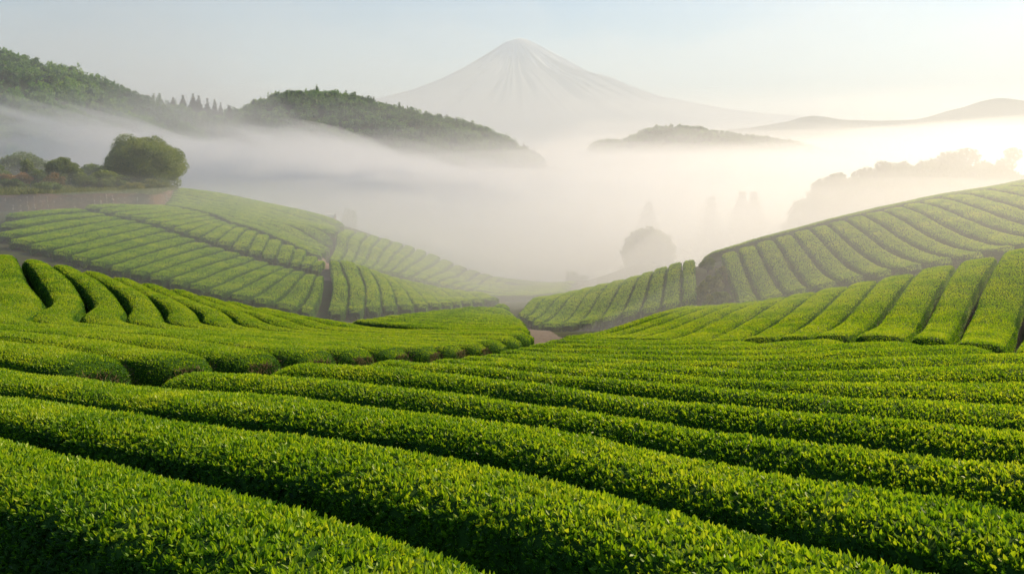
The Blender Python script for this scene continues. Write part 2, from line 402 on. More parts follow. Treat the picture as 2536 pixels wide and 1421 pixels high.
def catmull(p, step):
    p = np.asarray(p, float)
    q = np.vstack([2 * p[0] - p[1], p, 2 * p[-1] - p[-2]])
    out = []
    for i in range(len(p) - 1):
        p0, p1, p2, p3 = q[i:i + 4]
        m = max(8, int(np.linalg.norm(p2 - p1) / step * 2))
        t = np.linspace(0, 1, m, endpoint=False)[:, None]
        out.append(.5 * (2 * p1 + (p2 - p0) * t + (2 * p0 - 5 * p1 + 4 * p2 - p3) * t ** 2 + (3 * p1 - p0 - 3 * p2 + p3) * t ** 3))
    out.append(p[-1:]); c = np.concatenate(out)
    s = np.concatenate([[0], np.cumsum(np.linalg.norm(np.diff(c[:, :2], axis=0), axis=1))])
    n = max(6, int(round(s[-1] / step)) + 1)
    ss = np.linspace(0, s[-1], n)
    return np.stack([np.interp(ss, s, c[:, d]) for d in range(c.shape[1])], 1), ss

PROF_DOME = _sym([(0, 1.0), (.24, .978), (.48, .90), (.70, .76), (.87, .56), (.97, .34), (1.0, .15), (.95, -.08)])

def make_hedge(name, path, seed, twig_end=None, hh=H, PROF=PROF_FLAT, bonus=0.0):
    """path rows: x, y, half width"""
    dist = np.hypot(path[:, 0], path[:, 1]).min()
    step = float(np.clip(0.012 * dist, 0.09, 0.55))
    c, s = catmull(path, step)
    xy = c[:, :2]; hw = np.clip(c[:, 2], .2, 1.1)
    tan = np.gradient(xy, axis=0); tan /= np.linalg.norm(tan, axis=1)[:, None] + 1e-9
    nor = np.stack([-tan[:, 1], tan[:, 0]], 1)
    e = np.minimum(s, s[-1] - s)
    ef = np.sqrt(np.clip(1 - (1 - np.clip(e / .55, 0, 1)) ** 2, 0, 1))
    wf = .55 + .45 * ef; hf = .70 + .30 * ef
    wf = wf * (1 + .07 * (vnoise(s / 1.3, s * 0 + seed, 1) - .5)); hf = hf * (1 + .05 * (vnoise(s / 1.7, s * 0 + seed, 2) - .5))
    m = len(PROF); n = len(xy)
    U = hw[:, None] * wf[:, None] * PROF[None, :, 0]
    X = xy[:, 0:1] + nor[:, 0:1] * U; Y = xy[:, 1:2] + nor[:, 1:2] * U
    G = ground(X, Y)
    Gc = ground(xy[:, 0], xy[:, 1])[:, None]
    G = .7 * G + .3 * Gc
    bump = .035 * (vnoise(X * 1.3, Y * 1.3, 11) - .5) + .02 * (vnoise(X * 6, Y * 6, 12) - .5)
    Z = G + hh * hf[:, None] * PROF[None, :, 1] + bump
    V = np.stack([X, Y, Z], -1)
    mb = MB()
    caps = []
    for row in (0, n - 1):
        caps.append(np.append(xy[row], Z[row].mean() - .05))
    verts = np.vstack([V.reshape(-1, 3)])
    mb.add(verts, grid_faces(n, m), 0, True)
    for row, rev in ((0, True), (n - 1, False)):
        ring = V[row]; cv = np.vstack([ring, ring.mean(0)[None]])
        t = np.array([[k, k + 1, m] for k in range(m - 1)]);
        if rev: t = t[:, ::-1]
        mb.add(cv, t, 0, False)
    # leaf scatter
    a, b = V[:-1, :-1], V[1:, :-1]; cc, d = V[1:, 1:], V[:-1, 1:]
    quads = [(a.reshape(-1, 3), b.reshape(-1, 3), cc.reshape(-1, 3), d.reshape(-1, 3))]
    for row, sg in ((0, -1), (n - 1, 1)):     # the blunt ends
        r_ = V[row]; h2 = m // 2
        A_, B_ = r_[:h2], r_[1:h2 + 1]; D_, C_ = r_[::-1][:h2], r_[::-1][1:h2 + 1]
        quads.append((A_, B_, C_, D_) if sg > 0 else (D_, C_, B_, A_))
    qa = [np.concatenate([q[k] for q in quads]) for k in range(4)]
    cen = (qa[0] + qa[1] + qa[2] + qa[3]) / 4
    nrm = np.cross(qa[2] - qa[0], qa[3] - qa[1]); area = .5 * np.linalg.norm(nrm, axis=1); nrm /= (2 * area[:, None] + 1e-9)
    dist_q = np.linalg.norm(cen, axis=1)
    px = CX + F * cen[:, 0] / np.maximum(cen[:, 1], .3); py = HZ - F * cen[:, 2] / np.maximum(cen[:, 1], .3)
    vis = (cen[:, 1] > .3) & (np.abs(cen[:, 0]) < .62 * cen[:, 1] + 3.4)
    facing = ((-cen) * nrm).sum(1) / dist_q
    vis_w = np.where(facing > -.25, 1.0, .25)
    L = np.maximum(.036, .0013 * dist_q)
    cover = np.where(dist_q < 25, 2.0, 1.35)
    dens = cover / (.30 * L * L) * vis_w * vis
    cnt = rng.poisson(area * dens)
    idx = np.repeat(np.arange(len(cnt)), cnt); k = len(idx)
    if k:
        u = rng.random((k, 1)); v = rng.random((k, 1))
        p = (qa[0][idx] * (1 - u) + qa[1][idx] * u) * (1 - v) + (qa[3][idx] * (1 - u) + qa[2][idx] * u) * v
        nn = nrm[idx]; dq = dist_q[idx]
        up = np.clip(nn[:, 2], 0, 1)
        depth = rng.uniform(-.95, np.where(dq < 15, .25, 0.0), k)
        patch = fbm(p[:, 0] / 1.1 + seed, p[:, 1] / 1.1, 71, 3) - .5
        tone = .15 + bonus + .46 * smooth(.45, .98, up) + .14 * depth + .28 * patch + .13 * rng.normal(size=k) + np.where(rng.random(k) < .12 * up, .14, 0)  # young tops lighter, old side leaves darker; contrast deepened to paint in side shade
        p = p + nn * (depth * np.minimum(L[idx], .06))[:, None]
        sd = nn * np.where(dq < 20, .75, .45)[:, None] + np.array([0, 0, .4]) + rand_unit(k) * .6
        sd /= np.linalg.norm(sd, axis=1)[:, None]
        for flag in (True, False):
            q = np.nonzero((dq < 9.0) == flag)[0]
            if not len(q): continue
            m3 = 3 if flag else 1                     # close by, leaves stand in little shoots of three
            if flag: q = q[rng.random(len(q)) < .42]
            r = np.repeat(q, m3); kk_ = len(r)
            dd = sd[r] + rand_unit(kk_) * (.75 if flag else .6); dd /= np.linalg.norm(dd, axis=1)[:, None]
            ln = np.cross(dd, np.cross(dd, nn[r] + .8 * rand_unit(kk_))); ln /= np.linalg.norm(ln, axis=1)[:, None] + 1e-9
            Lk = L[idx][r] * rng.uniform(.5, 1.4, kk_)
            vv, ff, per = leaf_verts(p[r], dd, ln, Lk, Lk * rng.uniform(.20, .29, kk_), flag)
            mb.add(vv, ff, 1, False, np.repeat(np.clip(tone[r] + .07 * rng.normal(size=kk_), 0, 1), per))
    base = np.array([xy[n // 2, 0], xy[n // 2, 1], float(Gc[n // 2, 0])])
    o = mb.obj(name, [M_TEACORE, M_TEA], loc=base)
    if twig_end is not None:
        row = 0 if twig_end == 0 else n - 1
        tb = MB(); kk = 600
        r0 = rng.integers(0, max(2, int(1.6 / step)), kk); rows = r0 if row == 0 else n - 1 - r0
        side = rng.random(kk) < .8
        j = np.where(side, rng.integers(0, 3, kk), rng.integers(m - 3, m, kk))
        p0 = V[rows, j] + rng.normal(size=(kk, 3)) * .03
        # some on the blunt end face
        endf = rng.random(kk) < .35
        mix = rng.random((kk, 1))
        p0 = np.where(endf[:, None], V[row, rng.integers(0, 5, kk)] * (1 - mix) + V[row, rng.integers(m - 5, m, kk)] * mix, p0)
        outn = np.where(endf[:, None], np.append(tan[row] * (1 if row else -1), 0)[None], np.concatenate([nor[rows] * np.where(j < 6, -1, 1)[:, None], np.zeros((kk, 1))], 1))
        p0 = p0 + outn * .04
        dd = np.array([0, 0, .8]) + rand_unit(kk) * .8; dd /= np.linalg.norm(dd, axis=1)[:, None]
        ln = outn + .2 * rand_unit(kk)
        Lk = rng.uniform(.06, .16, kk)
        vv, ff, per = leaf_verts(p0, dd, ln, Lk, np.full(kk, .006 * max(1, dist / 14)), False)
        tb.add(vv, ff, 0, False)
        st_ = tb.obj("stems", M_TWIG, parent=o); st_["kind"] = "stuff"
    return o

LABELS = {
 'near': ("bright tea hedge with sharp fresh shoots, {} up the near slope", "tea hedges of the near slope"),
 'knoll': ("tea hedge ending in a twiggy face at the near path, {} from below", "tea hedges bending over the knoll"),
 'bank_slope': ("mid green tea hedge on the slope under the stone bank, {} down", "tea hedges under the stone bank"),
 'track_slope': ("pale green tea hedge beyond the narrow track, {} from the stone bank", "tea hedges beyond the narrow track"),
 'upper_terrace': ("hazy tea hedge on the high terrace past the bank, {} from its lower edge", "tea hedges on the high terrace"),
 'fan': ("tea hedge fanning down to the valley floor, {} from the pink earth patch", "tea hedges fanning down to the valley"),
 'misty_slope': ("faint tea hedge half lost in mist behind the fan, {} down the slope", "tea hedges fading into the mist"),
 'floor': ("thin level tea hedge on the valley floor, {} from its near edge", "tea hedges on the valley floor"),
 'gully_low': ("steep tea hedge between valley ditch and brown gully, {} from the ditch", "tea hedges below the brown gully"),
 'ridge_slope': ("slanting tea hedge under the sunlit ridge, {} from the brown gully", "tea hedges under the sunlit ridge"),
 'sunny_slope': ("rounded golden green tea hedge on the sunny slope, {} from its valley end", "tea hedges on the sunny lower slope"),
 'valley': ("very pale tea hedge deep in the mist, {} beyond the valley floor", "tea hedges deep in the valley"),
}
seed = 0
for key, f in FIELDS.items():
    off = (.66 if key == 'near' else .5) if f['mode'] == 'b' else 0.0
    for i in range(f['n']):
        k = i + off
        P3, W2 = [], []
        rails = [r for r in f['rails'] if r[0][0] - .01 <= k <= r[-1][0] + .51]
        cen = [rail_at(r, k) for r in rails]
        dv = [rail_at(r, k + .5) - rail_at(r, k - .5) for r in rails]
        if f.get('extend') and i < f['extend']:
            d_ = cen[-1] - cen[-2]; d_ = d_ / np.linalg.norm(d_[:2]); cen.append(cen[-1] + d_ * 6.0); dv.append(dv[-1])
            if i < 3:
                d_ = cen[0] - cen[1]; d_ = d_ / np.linalg.norm(d_[:2]); cen.insert(0, cen[0] + d_ * 5.0); dv.insert(0, dv[0])
        cen = np.array(cen); dv = np.array(dv)
        tg = np.gradient(cen[:, :2], axis=0); tg /= np.linalg.norm(tg, axis=1)[:, None]
        perp = np.abs(dv[:, 0] * -tg[:, 1] + dv[:, 1] * tg[:, 0])
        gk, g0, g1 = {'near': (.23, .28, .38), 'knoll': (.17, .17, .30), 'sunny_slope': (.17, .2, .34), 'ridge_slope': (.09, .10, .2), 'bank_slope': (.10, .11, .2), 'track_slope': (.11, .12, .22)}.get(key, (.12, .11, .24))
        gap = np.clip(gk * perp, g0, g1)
        hw = (perp - gap) / 2
        path = np.column_stack([cen[:, :2], hw]); PR = (PROF_DOME if i > 2 else PROF_ROUND) if key == 'near' else PROF_ROUND if key == 'knoll' else PROF_FLAT
        seed += 1
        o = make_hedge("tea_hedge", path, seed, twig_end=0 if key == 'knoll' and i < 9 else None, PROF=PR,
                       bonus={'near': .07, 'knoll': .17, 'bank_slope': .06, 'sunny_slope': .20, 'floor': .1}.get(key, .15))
        lab, grp = LABELS[key]
        tag(o, lab.format(ORD[i]), "tea hedge", grp)
rr = np.array([P(*a) for a in RIDGE_ROW])
o = make_hedge("tea_hedge", np.column_stack([rr[:, :2], np.full(len(rr), .75)]), 999)
tag(o, "long tea hedge running along the crest of the sunlit ridge against the mist", "tea hedge")

# ------------------------------------------------------------------ paths and earth
def strip(name, pts_, width, material, lift=.02, label=None, cat=None, kind="structure"):
    p = np.array([P(*a)[:2] for a in pts_]); c, s = catmull(np.column_stack([p, np.full(len(p), width / 2)]), .6)
    t = np.gradient(c[:, :2], axis=0); t /= np.linalg.norm(t, axis=1)[:, None]; nn = np.stack([-t[:, 1], t[:, 0]], 1)
    us = np.linspace(-1, 1, 5)
    X = c[:, 0:1] + nn[:, 0:1] * us * c[:, 2:3] * (1 + .25 * (vnoise(s, s * 0, 4)[:, None] - .5)); Y = c[:, 1:2] + nn[:, 1:2] * us * c[:, 2:3]
    Z = ground(X, Y) + lift
    mb = MB(); mb.add(np.stack([X, Y, Z], -1), grid_faces(len(c), 5), 0, True)
    o = mb.obj(name, material); tag(o, label, cat, None, kind); return o
strip("path", [(1335, 850, 37), (1348, 838, 41), (1330, 818, 46), (1316, 803, 51)], 1.8, M_PATH, .05)
strip("path", [(1440, 835, 41.5), (1345, 838, 41), (1250, 836, 41)], 1.6, M_PATH, .06)
strip("path", [(790, 590, 84), (800, 612, 77), (808, 640, 71), (810, 660, 68)], .9, M_EARTH, .08)

# ------------------------------------------------------------------ stone bank, terrace, grass
bank_line = [(-260, 540, 89), (-60, 526, 91), (60, 519, 93), (150, 512, 96), (250, 506, 99), (330, 502, 102), (390, 500, 104), (425, 486, 112), (445, 468, 124)]
bl = np.array([P(*a) for a in bank_line])
bc, bs = catmull(bl[:, :2], .7)
bg0 = ground(bc[:, 0], bc[:, 1])
bh = 1.75 * (1 - .75 * smooth(.60, .98, bs / bs[-1])) + .25 * (vnoise(bs / 2, bs * 0, 8) - .5)
prof = np.array([(0, -.3), (.05, .15), (.22, .5), (.32, .8), (.5, 1.0), (1.2, 1.02)])
nb = np.gradient(bc, axis=0); nb /= np.linalg.norm(nb, axis=1)[:, None]; nb = np.stack([-nb[:, 1], nb[:, 0]], 1)
X = bc[:, 0:1] + nb[:, 0:1] * prof[:, 0]; Y = bc[:, 1:2] + nb[:, 1:2] * prof[:, 0]
jit = .14 * (vnoise(X * 2 + 40, (Y + prof[:, 1] * 3) * 2, 21) - .5)
Z = bg0[:, None] + bh[:, None] * prof[:, 1]
X = X - nb[:, 0:1] * jit; Y = Y - nb[:, 1:2] * jit
wall_root = empty("stone_bank", (bc[40, 0], bc[40, 1], bg0[40]))
tag(wall_root, "long low reddish earth bank studded with pale stones along the top of the tea slope", "bank")
mb = MB(); mb.add(np.stack([X, Y, Z], -1), grid_faces(len(bc), len(prof)), 0, True); mb.obj("earth_face", M_BANK, wall_root)
def ico():
    t = (1 + 5 ** .5) / 2
    v = np.array([(-1,t,0),(1,t,0),(-1,-t,0),(1,-t,0),(0,-1,t),(0,1,t),(0,-1,-t),(0,1,-t),(t,0,-1),(t,0,1),(-t,0,-1),(-t,0,1)], float)
    v /= np.linalg.norm(v[0])
    f = np.array([(0,11,5),(0,5,1),(0,1,7),(0,7,10),(0,10,11),(1,5,9),(5,11,4),(11,10,2),(10,7,6),(7,1,8),(3,9,4),(3,4,2),(3,2,6),(3,6,8),(3,8,9),(4,9,5),(2,4,11),(6,2,10),(8,6,7),(9,8,1)])
    return v, f
IV, IF = ico()
mb = MB()
for k in range(700):
    i = int(rng.integers(3, len(bc) - 3)); t = rng.beta(1.6, 1.6) * .95
    if vnoise(bs[i] / 4, 0.0, 31) < .35 and rng.random() < .7: continue
    y_ = np.interp(t, prof[:, 1], prof[:, 0])
    p = np.array([bc[i, 0] + nb[i, 0] * y_, bc[i, 1] + nb[i, 1] * y_, bg0[i] + bh[i] * t])
    sz = .035 + .11 * rng.random() ** 2.2
    mb.add(IV * sz * rng.uniform(.6, 1.3, 3) * (1 + .2 * rng.normal(size=(12, 1))) + p, IF, 0, False)
st = mb.obj("embedded_stones", M_STONE, wall_root); st["kind"] = "stuff"

# terrace behind the bank
tt = np.concatenate([[1.2], np.linspace(2.2, 60, 30)])
X = bc[:, 0:1] + nb[:, 0:1] * tt; Y = bc[:, 1:2] + nb[:, 1:2] * tt
top0 = bg0 + bh * 1.02
Zt = top0[:, None] + .05 * np.minimum(tt, 20) + .3 * (fbm(X / 6, Y / 6, 41) - .5) - 5 * smooth(25, 60, tt)
endf = smooth(.72, 1.0, bs / bs[-1])[:, None]
Zt = Zt * (1 - endf * smooth(3, 30, tt)) + (ground(X, Y) - .3) * endf * smooth(3, 30, tt)
mb = MB(); mb.add(np.stack([X, Y, Zt], -1), grid_faces(len(bc), len(tt)), 0, True)
M_TURF = noise_material("terrace_turf", [(0.3, (0.045, 0.06, 0.015)), (0.7, (0.11, 0.13, 0.035))], scale=1.5, bump=.05)
tag(mb.obj("terrain", M_TURF), kind="structure")
# grass tufts along the terrace edge
kk = 22000
i = rng.integers(0, len(bc), kk); u = rng.uniform(.25, 9, kk) ** 1.0
u = np.where(rng.random(kk) < .45, rng.uniform(.3, 2.2, kk), u)
gx = bc[i, 0] + nb[i, 0] * u + rng.normal(size=kk) * .3; gy = bc[i, 1] + nb[i, 1] * u + rng.normal(size=kk) * .3
gz = np.array([np.interp(uu, np.concatenate([[.5], tt]), np.concatenate([[top0[a]], Zt[a]])) for a, uu in zip(i, u)]) - .05
L_ = rng.uniform(.2, .6, kk) * (.5 + vnoise(gx / 1.5, gy / 1.5, 33)); dd = np.array([0, 0, .8]) + rand_unit(kk) * .75; dd /= np.linalg.norm(dd, axis=1)[:, None]
vv, ff, per = leaf_verts(np.stack([gx, gy, gz], 1), dd, rand_unit(kk), L_, L_ * .05 + .006, False)
mb = MB(); mb.add(vv, ff, 0, False, np.repeat(np.clip(.5 + .22 * rng.normal(size=kk), 0, 1), 2))
tag(mb.obj("grass", M_GRASS), "rough yellowish grass growing along the top of the stone bank", "grass", kind="stuff")

# ------------------------------------------------------------------ plants
def tube(mb_, pts_, radii, seg=7, mat_=0):
    pts_ = np.asarray(pts_, float); n = len(pts_)
    t = np.gradient(pts_, axis=0); t /= np.linalg.norm(t, axis=1)[:, None]
    a = np.cross(t, [0.31, .95, .05]); a /= np.linalg.norm(a, axis=1)[:, None]; b = np.cross(t, a)
    th = np.linspace(0, 2 * np.pi, seg, endpoint=False)
    V = pts_[:, None] + np.asarray(radii)[:, None, None] * (np.cos(th)[None, :, None] * a[:, None] + np.sin(th)[None, :, None] * b[:, None])
    i, j = np.meshgrid(np.arange(n - 1), np.arange(seg), indexing='ij')
    f = np.stack([i * seg + j, (i + 1) * seg + j, (i + 1) * seg + (j + 1) % seg, i * seg + (j + 1) % seg], -1).reshape(-1, 4)
    mb_.add(V.reshape(-1, 3), f, mat_, True)

def crown_leaves(mb_, lobes, L, cover, base_tint=.5, mat_=0, up=.35, spread=.8):
    """leaf faces spread through lobes (cx, cy, cz, rx, ry, rz), denser to the outside"""
    lobes = np.asarray(lobes, float)
    area = 4 * np.pi * ((lobes[:, 3] * lobes[:, 4]) ** 1.6 / 3 + (lobes[:, 3] * lobes[:, 5]) ** 1.6 / 3 + (lobes[:, 4] * lobes[:, 5]) ** 1.6 / 3) ** (1 / 1.6)
    cnt = np.maximum(3, (area * cover / (.30 * L * L))).astype(int)
    idx = np.repeat(np.arange(len(lobes)), cnt); k = len(idx)
    u = rand_unit(k); r = 1 - .55 * rng.random(k) ** 1.8; r *= rng.uniform(.85, 1.12, k)
    p = lobes[idx, :3] + u * r[:, None] * lobes[idx, 3:6]
    dd = u * .6 + np.array([0, 0, up]) + rand_unit(k) * spread; dd /= np.linalg.norm(dd, axis=1)[:, None]
    Lk = L * rng.uniform(.7, 1.35, k)
    lob_t = (rng.random(len(lobes)) - .5) * .35
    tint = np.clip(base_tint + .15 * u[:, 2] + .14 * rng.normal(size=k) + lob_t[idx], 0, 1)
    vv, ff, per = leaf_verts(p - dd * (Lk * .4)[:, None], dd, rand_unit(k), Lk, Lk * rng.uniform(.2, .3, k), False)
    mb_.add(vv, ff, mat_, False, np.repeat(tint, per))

def lobes_round(w, h, n, z0, flat=1.0):
    out = []
    while len(out) < n:
        q = rng.uniform(-1, 1, 3); r = np.linalg.norm(q)
        if r > 1 or r < .35: continue
        q = q * (.82 + .16 * rng.normal())
        zz = q[2] if q[2] > 0 else q[2] * .85
        s = rng.uniform(.11, .20) * (1.25 - .35 * r)
        out.append((q[0] * .5 * w * .9, q[1] * .5 * w * .9, z0 + h * (.46 + .46 * zz), w * s, w * s, max(.6 * w * s, h * s * .8) * flat))
    return out

def lobes_dome(w, h, n, z0, flat=1.0):
    out = []
    for k in range(n):
        zz = -.75 + 1.73 * ((k + .5) / n) ** .8; a = k * 2.39996; rr = math.sqrt(max(0, 1 - min(1, zz) ** 2))
        j = 1 + .10 * rng.normal(); s = rng.uniform(.10, .17)
        out.append((.42 * w * rr * j * math.cos(a), .42 * w * rr * j * math.sin(a), z0 + h * (.40 + .46 * zz * j), w * s, w * s, w * s * .75))
    return out

def tree(name, loc, w, h, trunk_h, label, cat, group, mat_leaf, L=.3, nl=16, tint=.5, cover=1.1, flat=1.0, lean=0.0, dome=False):
    loc = np.asarray(loc, float); root = empty(name, loc)
    tag(root, label, cat, group)
    lob = (lobes_dome if dome else lobes_round)(w, h - trunk_h, int(nl * 1.8), trunk_h, flat)
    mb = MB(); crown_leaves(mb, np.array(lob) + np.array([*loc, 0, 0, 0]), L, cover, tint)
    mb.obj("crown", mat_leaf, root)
    tb = MB(); r0 = .022 * h + .03
    tube(tb, loc + np.array([(0, 0, -.6), (.02 * w, 0, trunk_h * .5), (lean * .3, 0.02 * w, trunk_h), (lean * .6, 0, trunk_h + (h - trunk_h) * .55)]), [r0 * 1.25, r0, r0 * .8, r0 * .3])
    for l_ in lob[:7]:
        q = np.array(l_[:3]); s0 = np.array([0, 0, trunk_h * rng.uniform(.75, 1.1)])
        tube(tb, loc + np.array([s0, s0 * .45 + q * .55 + np.array([0, 0, -.04 * h]), q]), [r0 * .5, r0 * .3, r0 * .1], 5)
    tb.obj("trunk", M_BARK, root)
    return root

def conifer_lobes(w, h, tiers):
    out = []
    for k in range(tiers):
        t = k / (tiers - 1); z = h * (.10 + .86 * t); r = .5 * w * (1 - t) ** .85 + .03 * w
        nb_ = max(3, int(8 * (1 - t) + 3))
        a0 = rng.uniform(0, 6.28)
        for q in range(nb_):
            a = a0 + q * 2 * np.pi / nb_ + rng.normal() * .15; rr_ = r * rng.uniform(.45, .75)
            s = max(.12 * w * (1 - t) + .04 * w, .05 * w) * rng.uniform(1.1, 1.6)
            out.append((rr_ * math.cos(a), rr_ * math.sin(a), z - rr_ * .18, s, s, s * .6))
    return out

def conifer(loc, w, h, label, group, L=.6, tiers=8, cover=.8, tint=.5):
    loc = np.asarray(loc, float); root = empty("conifer_tree", loc); tag(root, label, "conifer", group)
    mb = MB(); crown_leaves(mb, np.array(conifer_lobes(w, h, tiers)) + np.array([*loc, 0, 0, 0]), L, cover, tint, up=-.1)
    mb.obj("crown", M_CONI, root)
    tb = MB(); tube(tb, loc + np.array([(0, 0, -1), (0, 0, h * .5), (0, 0, h * .97)]), [.02 * h, .014 * h, .003 * h]); tb.obj("trunk", M_BARK, root)
    return root

def terr_z(x, y):
    """ground of the terrace behind the stone bank"""
    d2 = (bc[:, 0] - x) ** 2 + (bc[:, 1] - y) ** 2; a = int(d2.argmin())
    u_ = (x - bc[a, 0]) * nb[a, 0] + (y - bc[a, 1]) * nb[a, 1]
    return float(np.interp(u_, tt, Zt[a]))

def shrub(px, top, Y, wpx, name, label, cat, group, mleaf, trunk=.12, L=.22, nl=14, tint=.5, flat=1.0, cover=1.1, dome=False):
    x = (px - CX) / F * Y; z = terr_z(x, Y); ztop = (HZ - top) / F * Y
    h = max(.8, ztop - z); w = wpx / F * Y
    return tree(name, (x, Y, z - .1), w, h + .1, h * trunk, label, cat, group, mleaf, L, nl, tint, cover, flat, 0.0, dome)

G_ = "shrubs on the terrace above the stone bank"
shrub(355, 342, 118, 172, "broad_tree", "broad misty tree with layered spreading branches where the stone bank ends", "tree", None, M_BUSH, .02, .22, 66, .78, .6, .75, True)
shrub(66, 388, 106, 34, "slim_shrub", "slim upright shrub sticking up behind the orange bushes", "shrub", G_, M_BUSH, .2, .2, 9, .6)
shrub(16, 424, 101, 60, "rusty_shrub", "orange tinged shrub beside the edge of the view above the stone bank", "shrub", G_, M_RUST, .1, .2, 10, .45)
shrub(56, 424, 103, 66, "rusty_shrub", "rusty orange shrub below the slim upright one", "shrub", G_, M_RUST, .1, .2, 12, .62)
shrub(92, 414, 104, 52, "leafy_shrub", "bluish green climbing shrub between the two orange toned bushes", "shrub", G_, M_BUSH, .1, .2, 12, .4)
shrub(126, 428, 102, 62, "rusty_shrub", "dull brownish shrub in front of the round dark bush", "shrub", G_, M_RUST, .1, .2, 11, .3)
shrub(158, 388, 109, 104, "round_bush", "tall round olive bush in the middle of the terrace", "shrub", G_, M_BUSH, .1, .22, 20, .55)
shrub(208, 426, 106, 80, "leafy_shrub", "low spreading green shrub beside the tall round olive bush", "shrub", G_, M_BUSH, .08, .2, 12, .55)
shrub(252, 422, 108, 84, "leafy_shrub", "pale loose shrub halfway between the olive bush and the misty tree", "shrub", G_, M_BUSH, .08, .2, 13, .7)
shrub(296, 428, 110, 70, "leafy_shrub", "dark low shrub at the foot of the broad misty tree", "shrub", G_, M_BUSH, .08, .2, 11, .35)
shrub(40, 446, 98, 80, "leafy_shrub", "dark green low shrub right above the stones of the bank", "shrub", G_, M_BUSH, .08, .18, 11, .32)
shrub(120, 452, 99.5, 90, "leafy_shrub", "low mixed green shrub under the brownish one", "shrub", G_, M_BUSH, .08, .18, 11, .45)
shrub(372, 448, 110, 70, "yellow_shrub", "yellowish low bush on the bend at the end of the bank", "shrub", G_, M_GRASS, .06, .2, 10, .6)
shrub(330, 452, 107, 60, "yellow_shrub", "straw coloured weedy bush below the broad misty tree", "shrub", G_, M_GRASS, .06, .2, 10, .75)
shrub(-40, 400, 108, 110, "round_bush", "big bush cut by the edge of the view behind the orange shrubs", "shrub", G_, M_BUSH, .1, .22, 18, .5)
shrub(240, 400, 125, 120, "hazy_bush", "hazy dark thicket bush behind the terrace shrubs", "shrub", G_, M_BUSH, .1, .28, 16, .35)
shrub(60, 375, 135, 190, "hazy_bush", "large hazy thicket rising behind the slim upright shrub", "shrub", G_, M_BUSH, .1, .3, 20, .4)

def gz(x, y): return float(ground(np.array([x]), np.array([y]))[0])

# lone tree in the mist and neighbours
def at_ground_tree(px, top, Y, wpx, name, label, cat, group, mleaf, trunk=.2, L=.35, nl=18, tint=.5, cover=1.0, flat=1.0, dome=False):
    x = (px - CX) / F * Y; z = gz(x, Y); h = (HZ - top) / F * Y - z
    return tree(name, (x, Y, z), wpx / F * Y, h, h * trunk, label, cat, group, mleaf, L, nl, tint, cover, flat, 0.0, dome)
at_ground_tree(1606, 560, 122, 124, "round_tree", "pale round tree standing alone in the mist beyond the brown gully", "tree", None, M_TREE, .06, .36, 40, .6, .8, 1.0, True)
at_ground_tree(1430, 676, 128, 70, "misty_bush", "low bush almost lost in the mist below the lone round tree", "shrub", None, M_TREE, .1, .3, 10, .5)
at_ground_tree(862, 492, 165, 60, "misty_bush", "blurred tall bush in the mist above the pink earth patch", "shrub", None, M_TREE, .1, .32, 12, .5)
x_ = (1770 - CX) / F * 50.5
# scrub in the gully
for (px, top, Y, w, lab) in [(1752, 632, 57, 50, "brownish scrub bush at the head of the gully under the ridge"), (1768, 672, 53, 56, "pale dry scrub halfway down the gully"), (1742, 690, 52, 40, "pale straw scrub beside the last steep hedge of the gully"), (1790, 655, 54.5, 44, "pale thin scrub on the ridge side of the gully"), (1758, 730, 50, 46, "pale low tuft at the gully mouth"), (1785, 712, 50.5, 64, "dark scrub at the foot of the gully beside the slanting hedges")]:
    x = (px - CX) / F * Y; z = gz(x, Y); h = max(.5, (HZ - top) / F * Y - z)
    tree("gully_scrub", (x, Y, z), w / F * Y, h, h * .1, lab, "shrub", "scrub in the gully", M_GRASS if 'pale' in lab else M_BUSH, .13, 14, .4, 1.2)

# copse on the sunny side
G_ = "trees of the copse behind the sunlit ridge"
for (px, top, Y, w, lab) in [
    (2010, 462, 205, 84, "small hazy tree lowest on the slope of the copse"),
    (2058, 408, 212, 84, "outermost tall tree of the copse facing the open mist"),
    (2108, 395, 222, 84, "spiky topped tree next to the outermost tree of the copse"),
    (2168, 374, 226, 96, "copse tree with a pointed tuft at its top"),
    (2230, 366, 228, 100, "broad copse tree with an even leafy crown"),
    (2308, 346, 230, 104, "tallest copse tree with a ragged star shaped top"),
    (2372, 346, 232, 104, "smooth domed copse tree next to the tallest one"),
    (2415, 384, 222, 70, "low copse tree in the dip of the treetops"),
    (2452, 372, 226, 80, "copse tree rising again after the dip"),
    (2488, 362, 228, 84, "sunlit end tree of the copse with a thin upright tip"),
    (2130, 430, 205, 100, "shadowed inner copse tree below the spiky one"),
    (2330, 410, 208, 120, "golden hazy copse tree below the tallest crown"),
    (2210, 440, 204, 120, "misty lower copse tree below the broad even crown")]:
    at_ground_tree(px, top, Y * .62, w * 1.7, "copse_tree", lab, "tree", G_, M_TREE, .03, .42, 34, .32, 1.2, 1.0, True)

# conifers standing in the mist
G_ = "conifers standing in the valley mist"
for (px, top, Y, w, lab) in [
    (1605, 498, 215, 46, "faint conifer behind the lone round tree"),
    (1762, 486, 205, 44, "faint conifer standing first in the misty trio"),
    (1838, 472, 205, 46, "slender misty conifer in the middle of the trio"),
    (1868, 474, 200, 46, "misty conifer closing the trio near the ridge")]:
    x = (px - CX) / F * Y; z = gz(x, Y); conifer((x, Y, z), 2.3 * w / F * Y, (HZ - top) / F * Y - z, lab, G_, .6, 16, 1.3)
